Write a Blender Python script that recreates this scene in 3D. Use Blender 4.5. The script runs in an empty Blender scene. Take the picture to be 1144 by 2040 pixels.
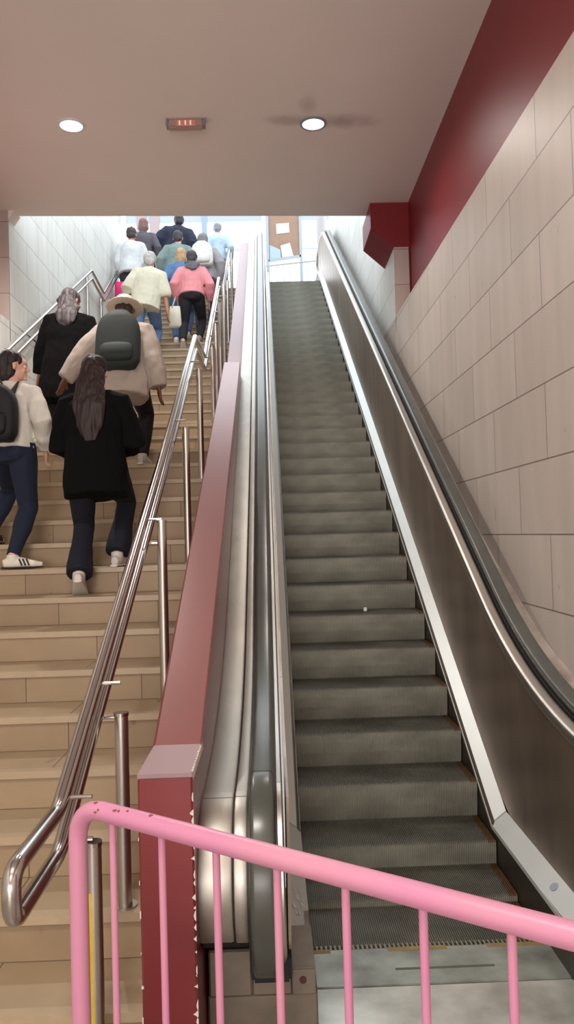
import bpy, bmesh, math, random
from mathutils import Vector, Matrix, noise
random.seed(7)
sc = bpy.context.scene
COL = sc.collection
# ---------------------------------------------------------------- camera, world, exposure, big lights
H = 1.757
RIGHT = Vector((0.99938752, -0.02030499, -0.02850084))
UP = Vector((0.02791542, -0.02855389, 0.99920238))
FWD = Vector((0.0211026, 0.999386, 0.02796957))
cam = bpy.data.objects.new('camera', bpy.data.cameras.new('camera'))
COL.objects.link(cam); sc.camera = cam
cam.data.sensor_fit = 'VERTICAL'; cam.data.sensor_height = 36; cam.data.lens = 1575 / 2040 * 36
cam.data.clip_start = 0.05
_m = Matrix(((RIGHT.x, UP.x, -FWD.x, 0), (RIGHT.y, UP.y, -FWD.y, 0), (RIGHT.z, UP.z, -FWD.z, H), (0, 0, 0, 1)))
cam.matrix_world = _m
sc.view_settings.view_transform = 'Standard'; sc.view_settings.look = 'None'
sc.view_settings.gamma = 1; sc.view_settings.use_curve_mapping = False
sc.view_settings.exposure = 0.0
SKY = 3.2
w = bpy.data.worlds.new('sky'); sc.world = w; w.use_nodes = True
w.node_tree.nodes['Background'].inputs[0].default_value = (0.86, 0.94, 1.0, 1)
w.node_tree.nodes['Background'].inputs[1].default_value = SKY

def area_light(name, loc, size, power, color, rot=(0, 0, 0)):
    l = bpy.data.lights.new(name, 'AREA'); l.shape = 'RECTANGLE'; l.size, l.size_y = size
    l.energy = power; l.color = color
    o = bpy.data.objects.new(name, l); COL.objects.link(o); o.location = loc; o.rotation_euler = rot
    return o
def spot_light(name, loc, power, color, angle=150, rad=0.07, rot=(0, 0, 0)):
    l = bpy.data.lights.new(name, 'SPOT'); l.energy = power; l.color = color
    l.spot_size = math.radians(angle); l.spot_blend = 0.6; l.shadow_soft_size = rad
    o = bpy.data.objects.new(name, l); COL.objects.link(o); o.location = loc; o.rotation_euler = rot
    return o
ZC = 5.40            # ceiling
area_light('hall_lamp', (-0.9, 0.6, ZC - 0.06), (1.2, 0.3), 130, (1.0, 0.95, 0.88))
area_light('hall_lamp', (-0.9, -2.6, ZC - 0.06), (1.2, 0.3), 90, (1.0, 0.95, 0.88))
area_light('added_hall_fill', (-0.9, -6.6, 2.0), (3.8, 3.4), 420, (1.0, 0.95, 0.92), (math.radians(114), 0, 0))  # unseen fill added behind the camera, brightens ceiling, walls and risers
DL1 = (-1.651, 6.873); DL2 = (0.477, 6.919)
spot_light('downlight_lamp', (DL1[0], DL1[1], ZC - 0.05), 240, (1.0, 0.93, 0.86), 165)
spot_light('downlight_lamp', (DL2[0], DL2[1], ZC - 0.05), 60, (1.0, 0.93, 0.86), 165)

# ---------------------------------------------------------------- materials
def lin(c):
    return tuple(((v / 255) / 12.92 if v / 255 <= 0.04045 else ((v / 255 + 0.055) / 1.055) ** 2.4) for v in c) + (1,)
MATS = {}
def mat(name, c, rough=0.6, metal=0.0, var=0.0, vscale=6.0, vstretch=(1, 1, 1), bump=0.0, c2=None, emit=0, spec=0.5, alpha=None):
    if name in MATS: return MATS[name]
    m = bpy.data.materials.new(name); m.use_nodes = True; nt = m.node_tree; b = nt.nodes['Principled BSDF']
    b.inputs['Base Color'].default_value = lin(c); b.inputs['Roughness'].default_value = rough
    b.inputs['Metallic'].default_value = metal; b.inputs['Specular IOR Level'].default_value = spec
    if emit:
        b.inputs['Emission Color'].default_value = lin(c); b.inputs['Emission Strength'].default_value = emit
    if var > 0 or bump > 0:
        tc = nt.nodes.new('ShaderNodeTexCoord'); mp = nt.nodes.new('ShaderNodeMapping'); mp.inputs['Scale'].default_value = vstretch
        nz_ = nt.nodes.new('ShaderNodeTexNoise'); nz_.inputs['Scale'].default_value = vscale; nz_.inputs['Detail'].default_value = 5
        nt.links.new(tc.outputs['Object'], mp.inputs[0]); nt.links.new(mp.outputs[0], nz_.inputs[0])
        if var > 0:
            cr = nt.nodes.new('ShaderNodeValToRGB')
            a = lin(c); d = lin(c2) if c2 else tuple(v * (1 - var) for v in a[:3]) + (1,)
            cr.color_ramp.elements[0].position = 0.3; cr.color_ramp.elements[0].color = d
            cr.color_ramp.elements[1].position = 0.68; cr.color_ramp.elements[1].color = a
            nt.links.new(nz_.outputs['Fac'], cr.inputs[0]); nt.links.new(cr.outputs[0], b.inputs['Base Color'])
        if bump > 0:
            bp = nt.nodes.new('ShaderNodeBump'); bp.inputs['Strength'].default_value = bump; bp.inputs['Distance'].default_value = 0.02
            nt.links.new(nz_.outputs['Fac'], bp.inputs['Height']); nt.links.new(bp.outputs[0], b.inputs['Normal'])
    MATS[name] = m
    return m

def slab_mat(name, c1, c2, cm, plane='YZ', rowh=0.395, bw=0.95, off=(0, 0), mortar=0.0045, streak=(3.5, 0.6), rough=0.45, dark=None):
    m = bpy.data.materials.new(name); m.use_nodes = True; nt = m.node_tree; b = nt.nodes['Principled BSDF']; N = nt.nodes.new; L = nt.links.new
    tc = N('ShaderNodeTexCoord'); sp = N('ShaderNodeSeparateXYZ'); cb = N('ShaderNodeCombineXYZ')
    L(tc.outputs['Object'], sp.inputs[0])
    L(sp.outputs['XYZ'.index(plane[0])], cb.inputs[0]); L(sp.outputs['XYZ'.index(plane[1])], cb.inputs[1])
    mp = N('ShaderNodeMapping'); mp.inputs['Location'].default_value = (off[0], off[1], 0); L(cb.outputs[0], mp.inputs[0])
    br = N('ShaderNodeTexBrick'); br.inputs['Scale'].default_value = 1; br.inputs['Row Height'].default_value = rowh; br.inputs['Brick Width'].default_value = bw
    br.inputs['Mortar Size'].default_value = mortar; br.inputs['Mortar Smooth'].default_value = 0.3; br.inputs['Bias'].default_value = 0
    br.inputs['Color1'].default_value = lin(c1); br.inputs['Color2'].default_value = lin(c2); br.inputs['Mortar'].default_value = lin(cm)
    L(mp.outputs[0], br.inputs[0])
    m2 = N('ShaderNodeMapping'); m2.inputs['Scale'].default_value = (streak[0], streak[1], 1); L(cb.outputs[0], m2.inputs[0])
    n1 = N('ShaderNodeTexNoise'); n1.inputs['Scale'].default_value = 1.6; n1.inputs['Detail'].default_value = 6; L(m2.outputs[0], n1.inputs[0])
    r1 = N('ShaderNodeMapRange'); r1.inputs[1].default_value = 0.3; r1.inputs[2].default_value = 0.75; r1.inputs[3].default_value = 0.90; r1.inputs[4].default_value = 1.05; L(n1.outputs['Fac'], r1.inputs[0])
    mx = N('ShaderNodeMixRGB'); mx.blend_type = 'MULTIPLY'; mx.inputs[0].default_value = 1; L(br.outputs['Color'], mx.inputs[1]); L(r1.outputs[0], mx.inputs[2])
    # small dark pits and stains
    m3 = N('ShaderNodeMapping'); m3.inputs['Scale'].default_value = (9, 4, 1); L(cb.outputs[0], m3.inputs[0])
    n3 = N('ShaderNodeTexNoise'); n3.inputs['Scale'].default_value = 1.3; n3.inputs['Detail'].default_value = 3; L(m3.outputs[0], n3.inputs[0])
    r3 = N('ShaderNodeMapRange'); r3.inputs[1].default_value = 0.70; r3.inputs[2].default_value = 0.76; r3.inputs[3].default_value = 1.0; r3.inputs[4].default_value = 0.72; L(n3.outputs['Fac'], r3.inputs[0])
    mx2 = N('ShaderNodeMixRGB'); mx2.blend_type = 'MULTIPLY'; mx2.inputs[0].default_value = 1; L(mx.outputs[0], mx2.inputs[1]); L(r3.outputs[0], mx2.inputs[2])
    L(mx2.outputs[0], b.inputs['Base Color']); b.inputs['Roughness'].default_value = rough
    bp = N('ShaderNodeBump'); bp.inputs['Strength'].default_value = 0.35; bp.inputs['Distance'].default_value = 0.004; bp.invert = True
    L(br.outputs['Fac'], bp.inputs['Height']); L(bp.outputs[0], b.inputs['Normal'])
    MATS[name] = m
    return m

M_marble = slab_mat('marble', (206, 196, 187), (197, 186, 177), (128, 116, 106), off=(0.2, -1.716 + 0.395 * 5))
M_marble2 = slab_mat('marble_daylit', (226, 226, 221), (219, 218, 212), (160, 154, 146), off=(0.2, -1.716 + 0.395 * 5))  # paler, cooler copy of marble: daylight on left and far walls painted in
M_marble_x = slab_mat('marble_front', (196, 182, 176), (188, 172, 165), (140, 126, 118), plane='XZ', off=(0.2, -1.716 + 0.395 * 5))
M_stair = slab_mat('stair_stone', (162, 140, 111), (147, 125, 97), (98, 82, 63), plane='XZ', rowh=0.17, bw=0.62, off=(0.1, -0.04), mortar=0.003, streak=(3, 3), rough=0.5)
M_tread = slab_mat('tread_stone', (166, 146, 118), (154, 134, 106), (104, 88, 68), plane='XY', rowh=40, bw=0.62, off=(0.1, 20), mortar=0.003, streak=(3, 3), rough=0.4)
M_nose = mat('nosing_stone', (176, 156, 128), 0.4, var=0.12, vscale=9)
M_ceil = mat('ceiling_paint', (240, 230, 226), 0.8, var=0.05, vscale=0.8)
def add_stains(m, spots):
    nt = m.node_tree; N = nt.nodes.new; L = nt.links.new; b = nt.nodes['Principled BSDF']; src = b.inputs['Base Color'].links[0].from_socket
    tc = N('ShaderNodeTexCoord'); ns = N('ShaderNodeTexNoise'); ns.inputs['Scale'].default_value = 6; L(tc.outputs['Object'], ns.inputs[0])
    for (cx, cy, sx, sy, dark) in spots:
        mp = N('ShaderNodeMapping'); mp.vector_type = 'POINT'; mp.inputs['Location'].default_value = (-cx / sx, -cy / sy, 0); mp.inputs['Scale'].default_value = (1 / sx, 1 / sy, 0)
        L(tc.outputs['Object'], mp.inputs[0]); ln = N('ShaderNodeVectorMath'); ln.operation = 'LENGTH'; L(mp.outputs[0], ln.inputs[0])
        ad = N('ShaderNodeMath'); ad.operation = 'MULTIPLY_ADD'; ad.inputs[1].default_value = 0.9; L(ns.outputs['Fac'], ad.inputs[0]); L(ln.outputs['Value'], ad.inputs[2])
        mr = N('ShaderNodeMapRange'); mr.interpolation_type = 'SMOOTHSTEP'; mr.inputs[1].default_value = 0.5; mr.inputs[2].default_value = 1.5; mr.inputs[3].default_value = dark; mr.inputs[4].default_value = 0; L(ad.outputs[0], mr.inputs[0])
        mx = N('ShaderNodeMixRGB'); L(mr.outputs[0], mx.inputs[0]); L(src, mx.inputs[1]); mx.inputs[2].default_value = lin((110, 88, 84)); src = mx.outputs[0]
    L(src, b.inputs['Base Color'])
add_stains(M_ceil, [(0.72, 6.90, 0.42, 0.16, 0.45), (0.26, 6.86, 0.26, 0.13, 0.35), (0.42, 6.62, 0.10, 0.22, 0.25)])
M_red = mat('red_paint', (134, 30, 40), 0.45, var=0.12, vscale=1.2)
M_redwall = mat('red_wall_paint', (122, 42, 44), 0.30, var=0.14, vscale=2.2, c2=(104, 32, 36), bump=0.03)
def add_top_tint(m, col, fac):  # mixes a second colour into faces that point up
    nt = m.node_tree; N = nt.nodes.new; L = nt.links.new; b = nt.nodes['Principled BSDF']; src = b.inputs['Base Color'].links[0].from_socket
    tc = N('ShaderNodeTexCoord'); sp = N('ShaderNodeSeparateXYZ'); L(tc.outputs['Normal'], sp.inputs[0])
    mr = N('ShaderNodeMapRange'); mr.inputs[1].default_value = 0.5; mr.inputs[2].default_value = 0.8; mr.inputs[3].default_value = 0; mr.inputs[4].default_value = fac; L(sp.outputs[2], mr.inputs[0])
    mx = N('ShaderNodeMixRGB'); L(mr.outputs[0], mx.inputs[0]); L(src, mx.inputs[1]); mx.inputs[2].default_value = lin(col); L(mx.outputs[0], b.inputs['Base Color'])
add_top_tint(M_redwall, (132, 92, 88), 0.6)
M_pinkwall = mat('faded_pink_paint', (156, 130, 134), 0.45, var=0.08, vscale=2)
M_chip = mat('bare_plaster', (214, 202, 196), 0.8)
M_steel = mat('brushed_steel', (196, 190, 182), 0.36, 1.0, var=0.12, vscale=5, vstretch=(1, 0.3, 1))
M_steel2 = mat('polished_steel', (192, 188, 184), 0.17, 1.0)
M_deck = mat('deck_steel', (196, 192, 182), 0.45, 1.0, var=0.16, vscale=4, vstretch=(3, 0.4, 3))
M_panel = mat('panel_steel', (186, 168, 152), 0.36, 0.9, var=0.22, vscale=2.5, vstretch=(1, 1.2, 0.4), c2=(150, 132, 118))
M_strip = mat('painted_strip', (210, 216, 215), 0.42, 0.35, var=0.06, vscale=4)
M_rubber = mat('handrail_rubber', (74, 77, 71), 0.26, 0.0, var=0.15, vscale=8)
M_rubber2 = mat('handrail_guide', (36, 34, 32), 0.5)
M_skirt = mat('skirt_steel', (86, 80, 70), 0.45, 0.7, var=0.25, vscale=5)
M_stone_strip = mat('coping_stone', (190, 178, 168), 0.55, var=0.22, vscale=4, c2=(140, 126, 118))
M_pink = mat('pink_enamel', (196, 126, 160), 0.40, var=0.2, vscale=3.5, c2=(200, 138, 158))
M_floorplate = mat('floor_plate', (176, 184, 176), 0.34, 0.45, var=0.32, vscale=5, c2=(120, 122, 114))
M_base = mat('base_steel', (134, 124, 112), 0.5, 0.6, var=0.3, vscale=9)
M_black = mat('black_rubber', (24, 22, 20), 0.7)
M_yellow = mat('yellow_tape_and_reflection', (206, 176, 40), 0.5, var=0.2, vscale=20)  # stair edge tape, and the painted reflection on the first post
M_white = mat('white_frame', (226, 230, 236), 0.4)
M_grey = mat('grey_frame', (150, 156, 166), 0.4, 0.3)

# escalator step material: ribbed aluminium, rusty right edge
def step_mat():
    m = mat('step_aluminium', (150, 149, 136), 0.5, 0.3, var=0.35, vscale=3, vstretch=(1, 2, 2), c2=(114, 113, 102))
    nt = m.node_tree; b = nt.nodes['Principled BSDF']; N = nt.nodes.new; L = nt.links.new
    src = b.inputs['Base Color'].links[0].from_socket
    tc = N('ShaderNodeTexCoord'); sp = N('ShaderNodeSeparateXYZ'); L(tc.outputs['Object'], sp.inputs[0])
    ns = N('ShaderNodeTexNoise'); ns.inputs['Scale'].default_value = 14; L(tc.outputs['Object'], ns.inputs[0])
    ad = N('ShaderNodeMath'); ad.operation = 'MULTIPLY_ADD'; ad.inputs[1].default_value = 0.05; L(ns.outputs['Fac'], ad.inputs[0]); L(sp.outputs[0], ad.inputs[2])
    gt = N('ShaderNodeMath'); gt.operation = 'GREATER_THAN'; gt.inputs[1].default_value = 0.985; L(ad.outputs[0], gt.inputs[0])
    zg = N('ShaderNodeMath'); zg.operation = 'GREATER_THAN'; zg.inputs[1].default_value = -0.012; L(sp.outputs[2], zg.inputs[0])
    mu = N('ShaderNodeMath'); mu.operation = 'MULTIPLY'; L(gt.outputs[0], mu.inputs[0]); L(zg.outputs[0], mu.inputs[1])
    mx = N('ShaderNodeMixRGB'); L(mu.outputs[0], mx.inputs[0]); L(src, mx.inputs[1]); mx.inputs[2].default_value = lin((128, 92, 48)); L(mx.outputs[0], b.inputs['Base Color'])
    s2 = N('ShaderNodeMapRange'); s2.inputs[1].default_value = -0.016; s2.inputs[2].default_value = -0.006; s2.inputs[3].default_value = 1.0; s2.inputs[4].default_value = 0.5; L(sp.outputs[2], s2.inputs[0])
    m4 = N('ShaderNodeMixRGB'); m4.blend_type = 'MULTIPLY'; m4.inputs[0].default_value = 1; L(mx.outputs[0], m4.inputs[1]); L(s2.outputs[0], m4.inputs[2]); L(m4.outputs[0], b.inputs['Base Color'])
    return m
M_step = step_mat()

# ---------------------------------------------------------------- helpers
def props(o, label=None, cat=None, group=None, kind=None):
    if label: o['label'] = label
    if cat: o['category'] = cat
    if group: o['group'] = group
    if kind: o['kind'] = kind
    return o
def obj(name, bm, mats, parent=None, smooth=False, recalc=True):
    if recalc: bmesh.ops.recalc_face_normals(bm, faces=bm.faces)
    me = bpy.data.meshes.new(name); bm.to_mesh(me); bm.free()
    for m in (mats if isinstance(mats, (list, tuple)) else [mats]): me.materials.append(m)
    if smooth:
        me.polygons.foreach_set('use_smooth', [True] * len(me.polygons))
        if smooth == 'auto':
            try: me.set_sharp_from_angle(angle=math.radians(35))
            except Exception: pass
    o = bpy.data.objects.new(name, me); COL.objects.link(o)
    if parent: o.parent = parent; o.matrix_parent_inverse = Matrix.Translation(-Vector(parent.location)) if parent.type == 'EMPTY' else Matrix()
    return o
def empty(name, loc=(0, 0, 0)):
    o = bpy.data.objects.new(name, None); COL.objects.link(o); o.location = loc; o.empty_display_size = 0.1
    return o
def thing(name, label, cat, loc=(0, 0, 0), group=None): return props(empty(name, loc), label, cat, group)
def struct(name, bm, m, smooth=False): return props(obj(name, bm, m, smooth=smooth), kind='structure')
def NB(): return bmesh.new()
def box(bm, x0, x1, y0, y1, z0, z1, mi=0):
    v = [bm.verts.new((x, y, z)) for x in (x0, x1) for y in (y0, y1) for z in (z0, z1)]
    for f in ((0, 1, 3, 2), (4, 6, 7, 5), (0, 4, 5, 1), (2, 3, 7, 6), (0, 2, 6, 4), (1, 5, 7, 3)):
        bm.faces.new([v[i] for i in f]).material_index = mi
    return bm
def bevbox(x0, x1, y0, y1, z0, z1, r=0.01):
    bm = box(NB(), x0, x1, y0, y1, z0, z1); bmesh.ops.bevel(bm, geom=list(bm.edges), offset=r, segments=2, affect='EDGES'); return bm
def prism(bm, poly, axis, a, b, mi=0):
    def P(p, t): return {'x': (t, p[0], p[1]), 'y': (p[0], t, p[1]), 'z': (p[0], p[1], t)}[axis]
    A = [bm.verts.new(P(p, a)) for p in poly]; B = [bm.verts.new(P(p, b)) for p in poly]
    bm.faces.new(A).material_index = mi; bm.faces.new(B[::-1]).material_index = mi
    for i in range(len(poly)):
        j = (i + 1) % len(poly); bm.faces.new((A[i], B[i], B[j], A[j])).material_index = mi
    return bm
def frames(pts, ref):
    out = []
    for i, p in enumerate(pts):
        t = (pts[min(i + 1, len(pts) - 1)] - pts[max(i - 1, 0)])
        t = t.normalized() if t.length > 1e-9 else Vector((0, 0, 1))
        u = ref - t * ref.dot(t)
        if u.length < 1e-3: u = Vector((0, 1, 0)) - t * t.y
        u.normalize(); out.append((t, u, t.cross(u)))
    return out
def tube(bm, pts, rads, ref=(1, 0, 0), seg=12, mi=0, cap=True):
    pts = [Vector(p) for p in pts]; ref = Vector(ref)
    if not isinstance(rads, (list, tuple)): rads = [rads] * len(pts)
    rings = []
    for p, r, (t, u, v) in zip(pts, rads, frames(pts, ref)):
        a, b = r if isinstance(r, (tuple, list)) else (r, r)
        rings.append([bm.verts.new(p + u * (a * math.cos(2 * math.pi * k / seg)) + v * (b * math.sin(2 * math.pi * k / seg))) for k in range(seg)])
    for A, B in zip(rings, rings[1:]):
        for k in range(seg):
            j = (k + 1) % seg; bm.faces.new((A[k], A[j], B[j], B[k])).material_index = mi
    if cap: bm.faces.new(rings[0][::-1]).material_index = mi; bm.faces.new(rings[-1]).material_index = mi
    return bm
def roundpath(pts, r, n=6):
    pts = [Vector(p) for p in pts]; out = [pts[0]]
    for a, b, c in zip(pts, pts[1:], pts[2:]):
        d1 = (a - b).normalized(); d2 = (c - b).normalized(); rr = min(r, (a - b).length * 0.49, (c - b).length * 0.49)
        p, q = b + d1 * rr, b + d2 * rr
        for k in range(n + 1):
            t = k / n; out.append(p * (1 - t) ** 2 + b * (2 * t * (1 - t)) + q * t * t)
    out.append(pts[-1]); return out
def ball(bm, c, r, seg=12, mi=0):
    rx, ry, rz = r if isinstance(r, (tuple, list)) else (r, r, r)
    res = bmesh.ops.create_uvsphere(bm, u_segments=seg, v_segments=max(6, seg * 2 // 3), radius=1)
    for v in res['verts']: v.co = Vector((c[0] + v.co.x * rx, c[1] + v.co.y * ry, c[2] + v.co.z * rz))
    return bm
def sweep(bm, path, section, mi=0, cap=True):
    """path: [(Y,z)]; section: [(x, n)] closed polygon; n = offset along the outward normal"""
    n = len(path); rings = []
    for i, (y, z) in enumerate(path):
        y0, z0 = path[max(i - 1, 0)]; y1, z1 = path[min(i + 1, n - 1)]
        t = Vector((y1 - y0, z1 - z0)).normalized(); nn = (-t.y, t.x)
        rings.append([bm.verts.new((x, y + nn[0] * o, z + nn[1] * o)) for x, o in section])
    m = len(section)
    for A, B in zip(rings, rings[1:]):
        for k in range(m):
            j = (k + 1) % m; bm.faces.new((A[k], A[j], B[j], B[k])).material_index = mi
    if cap: bm.faces.new(rings[0][::-1]); bm.faces.new(rings[-1])
    return bm
def arcpath(corners, fillets, n=10):
    """polyline (Y,z) with true-ish circular fillets (radius given per inner corner)"""
    out = [corners[0]]
    for a, b, c, r in zip(corners, corners[1:], corners[2:], fillets):
        a, b, c = Vector(a), Vector(b), Vector(c); d1 = (a - b).normalized(); d2 = (c - b).normalized()
        ang = d1.angle(d2); T = r / math.tan(ang / 2)
        p = b + d1 * T; bis = (d1 + d2).normalized(); cen = b + bis * (r / math.sin(ang / 2))
        s = p - cen; e = b + d2 * T - cen
        tot = s.angle_signed(e)
        for k in range(n + 1):
            th = -tot * k / n; v = Vector((s.x * math.cos(th) - s.y * math.sin(th), s.x * math.sin(th) + s.y * math.cos(th)))
            out.append(tuple(cen + v))
    out.append(corners[-1]); return out

# ---------------------------------------------------------------- escalator geometry functions
S30 = math.tan(math.radians(30)); Z0 = -2.21; ZT = 7.0
def nos(y):
    ys, R = 3.43, 1.5
    if y <= ys: return 0.0
    if y < ys + R * 0.5: return R * (1 - math.cos(math.asin((y - ys) / R)))
    R2, ye = 2.6, 16.65
    if y >= ye: return ZT
    if y > ye - R2 * 0.5: return ZT - R2 * (1 - math.cos(math.asin((ye - y) / R2)))
    return Z0 + S30 * y
XL, XR = 0.11, 1.12
# stair geometry
NOSE = []
for j in range(17): NOSE.append((2.6376 + 0.32417 * j + 0.00136 * j * j, 0.21 + 0.17 * j))
for m_ in range(11): NOSE.append((9.12 + 0.32 * m_, 3.10 + 0.17 * m_))
for n_ in range(13): NOSE.append((13.0 + 0.30 * n_, 4.97 + 0.169 * n_))
def stair_z(y):
    z = 0.0
    for Y, zz in NOSE:
        if y >= Y: z = zz
    return z
SX0, SX1 = -2.79, -0.43

# ---------------------------------------------------------------- setting
XW, XRR = 1.45, 1.625       # marble plane, recessed red plane
YB = 8.65
struct('floor', box(box(NB(), -2.97, 1.45, -7.0, 2.6, -0.1, -0.002), -0.26, 1.45, 2.6, 3.36, -0.1, -0.003), mat('hall_floor', (150, 142, 132), 0.35, var=0.15, vscale=3))
bm = NB(); prism(bm, [(-3.0, 8.80), (-3.0, -7.0), (1.63, -7.0), (1.63, 9.02)], 'z', ZC, ZC + 0.35)
struct('ceiling', bm, M_ceil)
# right wall: marble cladding with slightly sloping top line, red recess above
bm = NB(); prism(bm, [(-7.0, -0.3), (17.0, -0.3), (17.0, 4.3), (8.73, 4.135), (3.5, 4.02), (-7.0, 3.95)], 'x', XW, XW + 0.5)
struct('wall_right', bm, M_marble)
bm = NB(); box(bm, XRR, XRR + 0.2, -7.0, 8.66, 3.9, ZC + 0.3); struct('wall_right_upper', bm, M_red)
bm = NB(); box(bm, XW, XW + 0.5, YB, 17.0, 4.3, 9.6); prism(bm, [(YB, 4.1338), (YB, 4.3), (17.0, 4.3), (8.73, 4.135)], 'x', XW, XW + 0.5)
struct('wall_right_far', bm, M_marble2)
# pilaster faces (slightly darker, face the hall)
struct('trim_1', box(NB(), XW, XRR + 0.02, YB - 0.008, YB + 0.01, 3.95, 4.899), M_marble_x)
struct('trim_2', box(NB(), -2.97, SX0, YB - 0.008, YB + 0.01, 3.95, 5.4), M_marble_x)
# left wall
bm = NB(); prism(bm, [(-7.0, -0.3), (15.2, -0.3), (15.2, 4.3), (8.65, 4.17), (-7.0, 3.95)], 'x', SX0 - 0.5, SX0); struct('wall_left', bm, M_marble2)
bm = NB(); box(bm, SX0 - 0.5, SX0, YB, 15.2, 4.17, 9.6); struct('wall_left_far', bm, M_marble2)
struct('wall_left_upper', box(NB(), -3.17, -2.97, -7.0, 8.66, 3.9, ZC + 0.3), M_red)
struct('wall_back', box(NB(), -3.2, 1.7, -7.2, -7.0, -0.1, ZC + 0.2), mat('hall_back_wall', (196, 178, 168), 0.7))
# top street level
struct('floor_top', box(NB(), -6, 6, 16.66, 24, ZT - 0.3, ZT - 0.002), mat('street_paving', (210, 212, 214), 0.6, var=0.1))
# red brackets under the ceiling edge
t = thing('ceiling_bracket', 'dark red chamfered bracket under the ceiling edge, on the right wall pillar', 'bracket', (1.4, YB, 5.1))
poly = [(1.20, ZC), (XRR, ZC), (XRR, 4.892), (1.452, 4.892), (1.20, 5.118)]
obj('bracket_body', prism(NB(), poly, 'y', YB - 0.006, 9.35), M_red, t)
bm = NB(); box(bm, 1.612, 1.622, YB - 0.03, YB - 0.006, 4.15, 4.892); obj('edge_trim', bm, mat('dark_red', (92, 16, 24), 0.5), t)
t = thing('ceiling_bracket', 'small plastered bracket under the ceiling edge at the left pillar', 'bracket', (-2.7, YB, 5.3))
obj('bracket_body', prism(NB(), [(-2.79, ZC), (-2.79, 5.30), (-2.72, ZC)], 'y', YB, 8.86), M_ceil, t)

# ---------------------------------------------------------------- staircase
t = thing('staircase', 'wide tan stone public staircase with two landings beside the escalator', 'stairs', (-1.6, 2.64, 0))
base_done = 0
prev_z = -0.05
for i, (Y, z) in enumerate(NOSE):
    Yn = NOSE[i + 1][0] if i + 1 < len(NOSE) else 17.2
    bm = NB(); x0, x1 = SX0, SX1
    # riser set slightly behind an overhanging nosing
    def quad(a, mi):
        bm.faces.new([bm.verts.new(p) for p in a]).material_index = mi
    quad([(x0, Y + 0.012, prev_z - 0.02), (x1, Y + 0.012, prev_z - 0.02), (x1, Y + 0.012, z - 0.03), (x0, Y + 0.012, z - 0.03)], 0)
    box(bm, x0, x1, Y, Y + 0.05, z - 0.032, z, 2)
    box(bm, x0, x1, Y + 0.05, Yn + 0.05, z - 0.032, z - 0.0005, 1)
    nm = 'landing' if Yn - Y > 0.5 else 'step'
    obj(nm, bm, [M_stair, M_tread, M_nose], t, recalc=False)
    prev_z = z
obj('yellow_edge_tape', box(NB(), SX0, SX1, 2.618, 2.636, 0.05, 0.15), M_yellow, t)

# ---------------------------------------------------------------- parapet walls
t = thing('parapet_wall', 'low dark red painted wall with chipped edges between stairs and escalator', 'wall', (-0.35, 2.45, 0))
bm = NB()
prof = [(2.45, 0.0), (2.45, 1.02), (2.78, 1.03), (8.0, 3.52), (8.0, 2.5), (3.4, 0.0)]
prism(bm, prof, 'x', -0.43, -0.262)
bmesh.ops.bevel(bm, geom=[e for e in bm.edges if e.calc_length() > 0.3], offset=0.006, segments=1, affect='EDGES')
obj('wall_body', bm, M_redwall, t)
obj('worn_coping', bevbox(-0.4302, -0.2618, 2.449, 2.80, 1.0205, 1.034, 0.002), M_pinkwall, t)
bm = NB()
random.seed(5)
for k in range(26):   # flaked paint along the near vertical edges
    z = 0.97 - k * 0.036 + random.uniform(-0.016, 0.016); hh = random.choice((0.006, 0.012, 0.02, 0.034)); ww = random.choice((0.0015, 0.003, 0.005, 0.009))
    if k % 3 == 0: hh *= 1.4; ww *= 1.5
    prism(bm, [(-0.2605, z), (-0.2605, z - hh), (-0.2625 - ww * random.random(), z - hh * random.uniform(0.6, 0.9)), (-0.263 - ww, z - hh * 0.5), (-0.2625 - ww * random.random(), z - hh * random.uniform(0, 0.3))], 'y', 2.4485, 2.453)
    if k % 3 == 1: box(bm, -0.4312, -0.4312 + ww * 0.8, 2.4485, 2.456, z - hh * 0.6, z)
for k in range(14):
    y = 2.47 + k * 0.026; box(bm, -0.2645 - random.uniform(0, 0.003), -0.2608, y, y + random.uniform(0.006, 0.02), 1.008, 1.0345)
obj('chipped_paint', bm, M_chip, t)['kind'] = 'stuff'
t = thing('parapet_cladding', 'pale pinkish sloping parapet above the red wall, beside the escalator', 'wall', (-0.35, 8.0, 3.0))
top = [(8.0, nos(8.0) + 0.84), (15.3, nos(15.3) + 0.84)]
obj('cladding_body', prism(NB(), [top[0], (15.3, 7.47), (16.0, 7.72), (16.0, 6.4), (8.0, 2.4)], 'x', -0.43, -0.272), M_pinkwall, t)

# ---------------------------------------------------------------- escalator
E = thing('escalator', 'stopped steel escalator with dark ribbed steps rising beside the stairs', 'escalator', (0.6, 3.4, 0))
# ribbed step mesh, origin at the nosing's left end
def step_mesh():
    bm = NB(); n = 104; W = 1.0; dx = W / n
    prof = [(0.372, 0.0, 0, 1), (0.012, 0.0, 0, 1), (0.002, -0.004, -0.5, 0.8), (0.0, -0.014, -1, 0), (0.001, -0.06, -1, 0), (0.006, -0.12, -1, 0), (0.016, -0.18, -1, 0), (0.026, -0.235, -1, 0)]
    cols = []
    for k in range(n):
        for f, d in ((0.0, 0), (0.42, 0), (0.5, 1), (0.92, 1)):
            x = (k + f) * dx
            cols.append([bm.verts.new((x, y - ny * d * 0.007, z - nz_ * d * 0.007)) for y, z, ny, nz_ in prof])
    for A, B in zip(cols, cols[1:]):
        for k in range(len(prof) - 1): bm.faces.new((A[k], A[k + 1], B[k + 1], B[k]))
    me = bpy.data.meshes.new('escalator_step'); bmesh.ops.recalc_face_normals(bm, faces=bm.faces); bm.to_mesh(me); bm.free(); me.materials.append(M_step)
    return me
sm = step_mesh()
Y = 3.41
ys = [3.41, 3.75, 4.09] + [4.44 + 0.3464 * k for k in range(32)] + [15.53, 15.9, 16.28]
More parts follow.
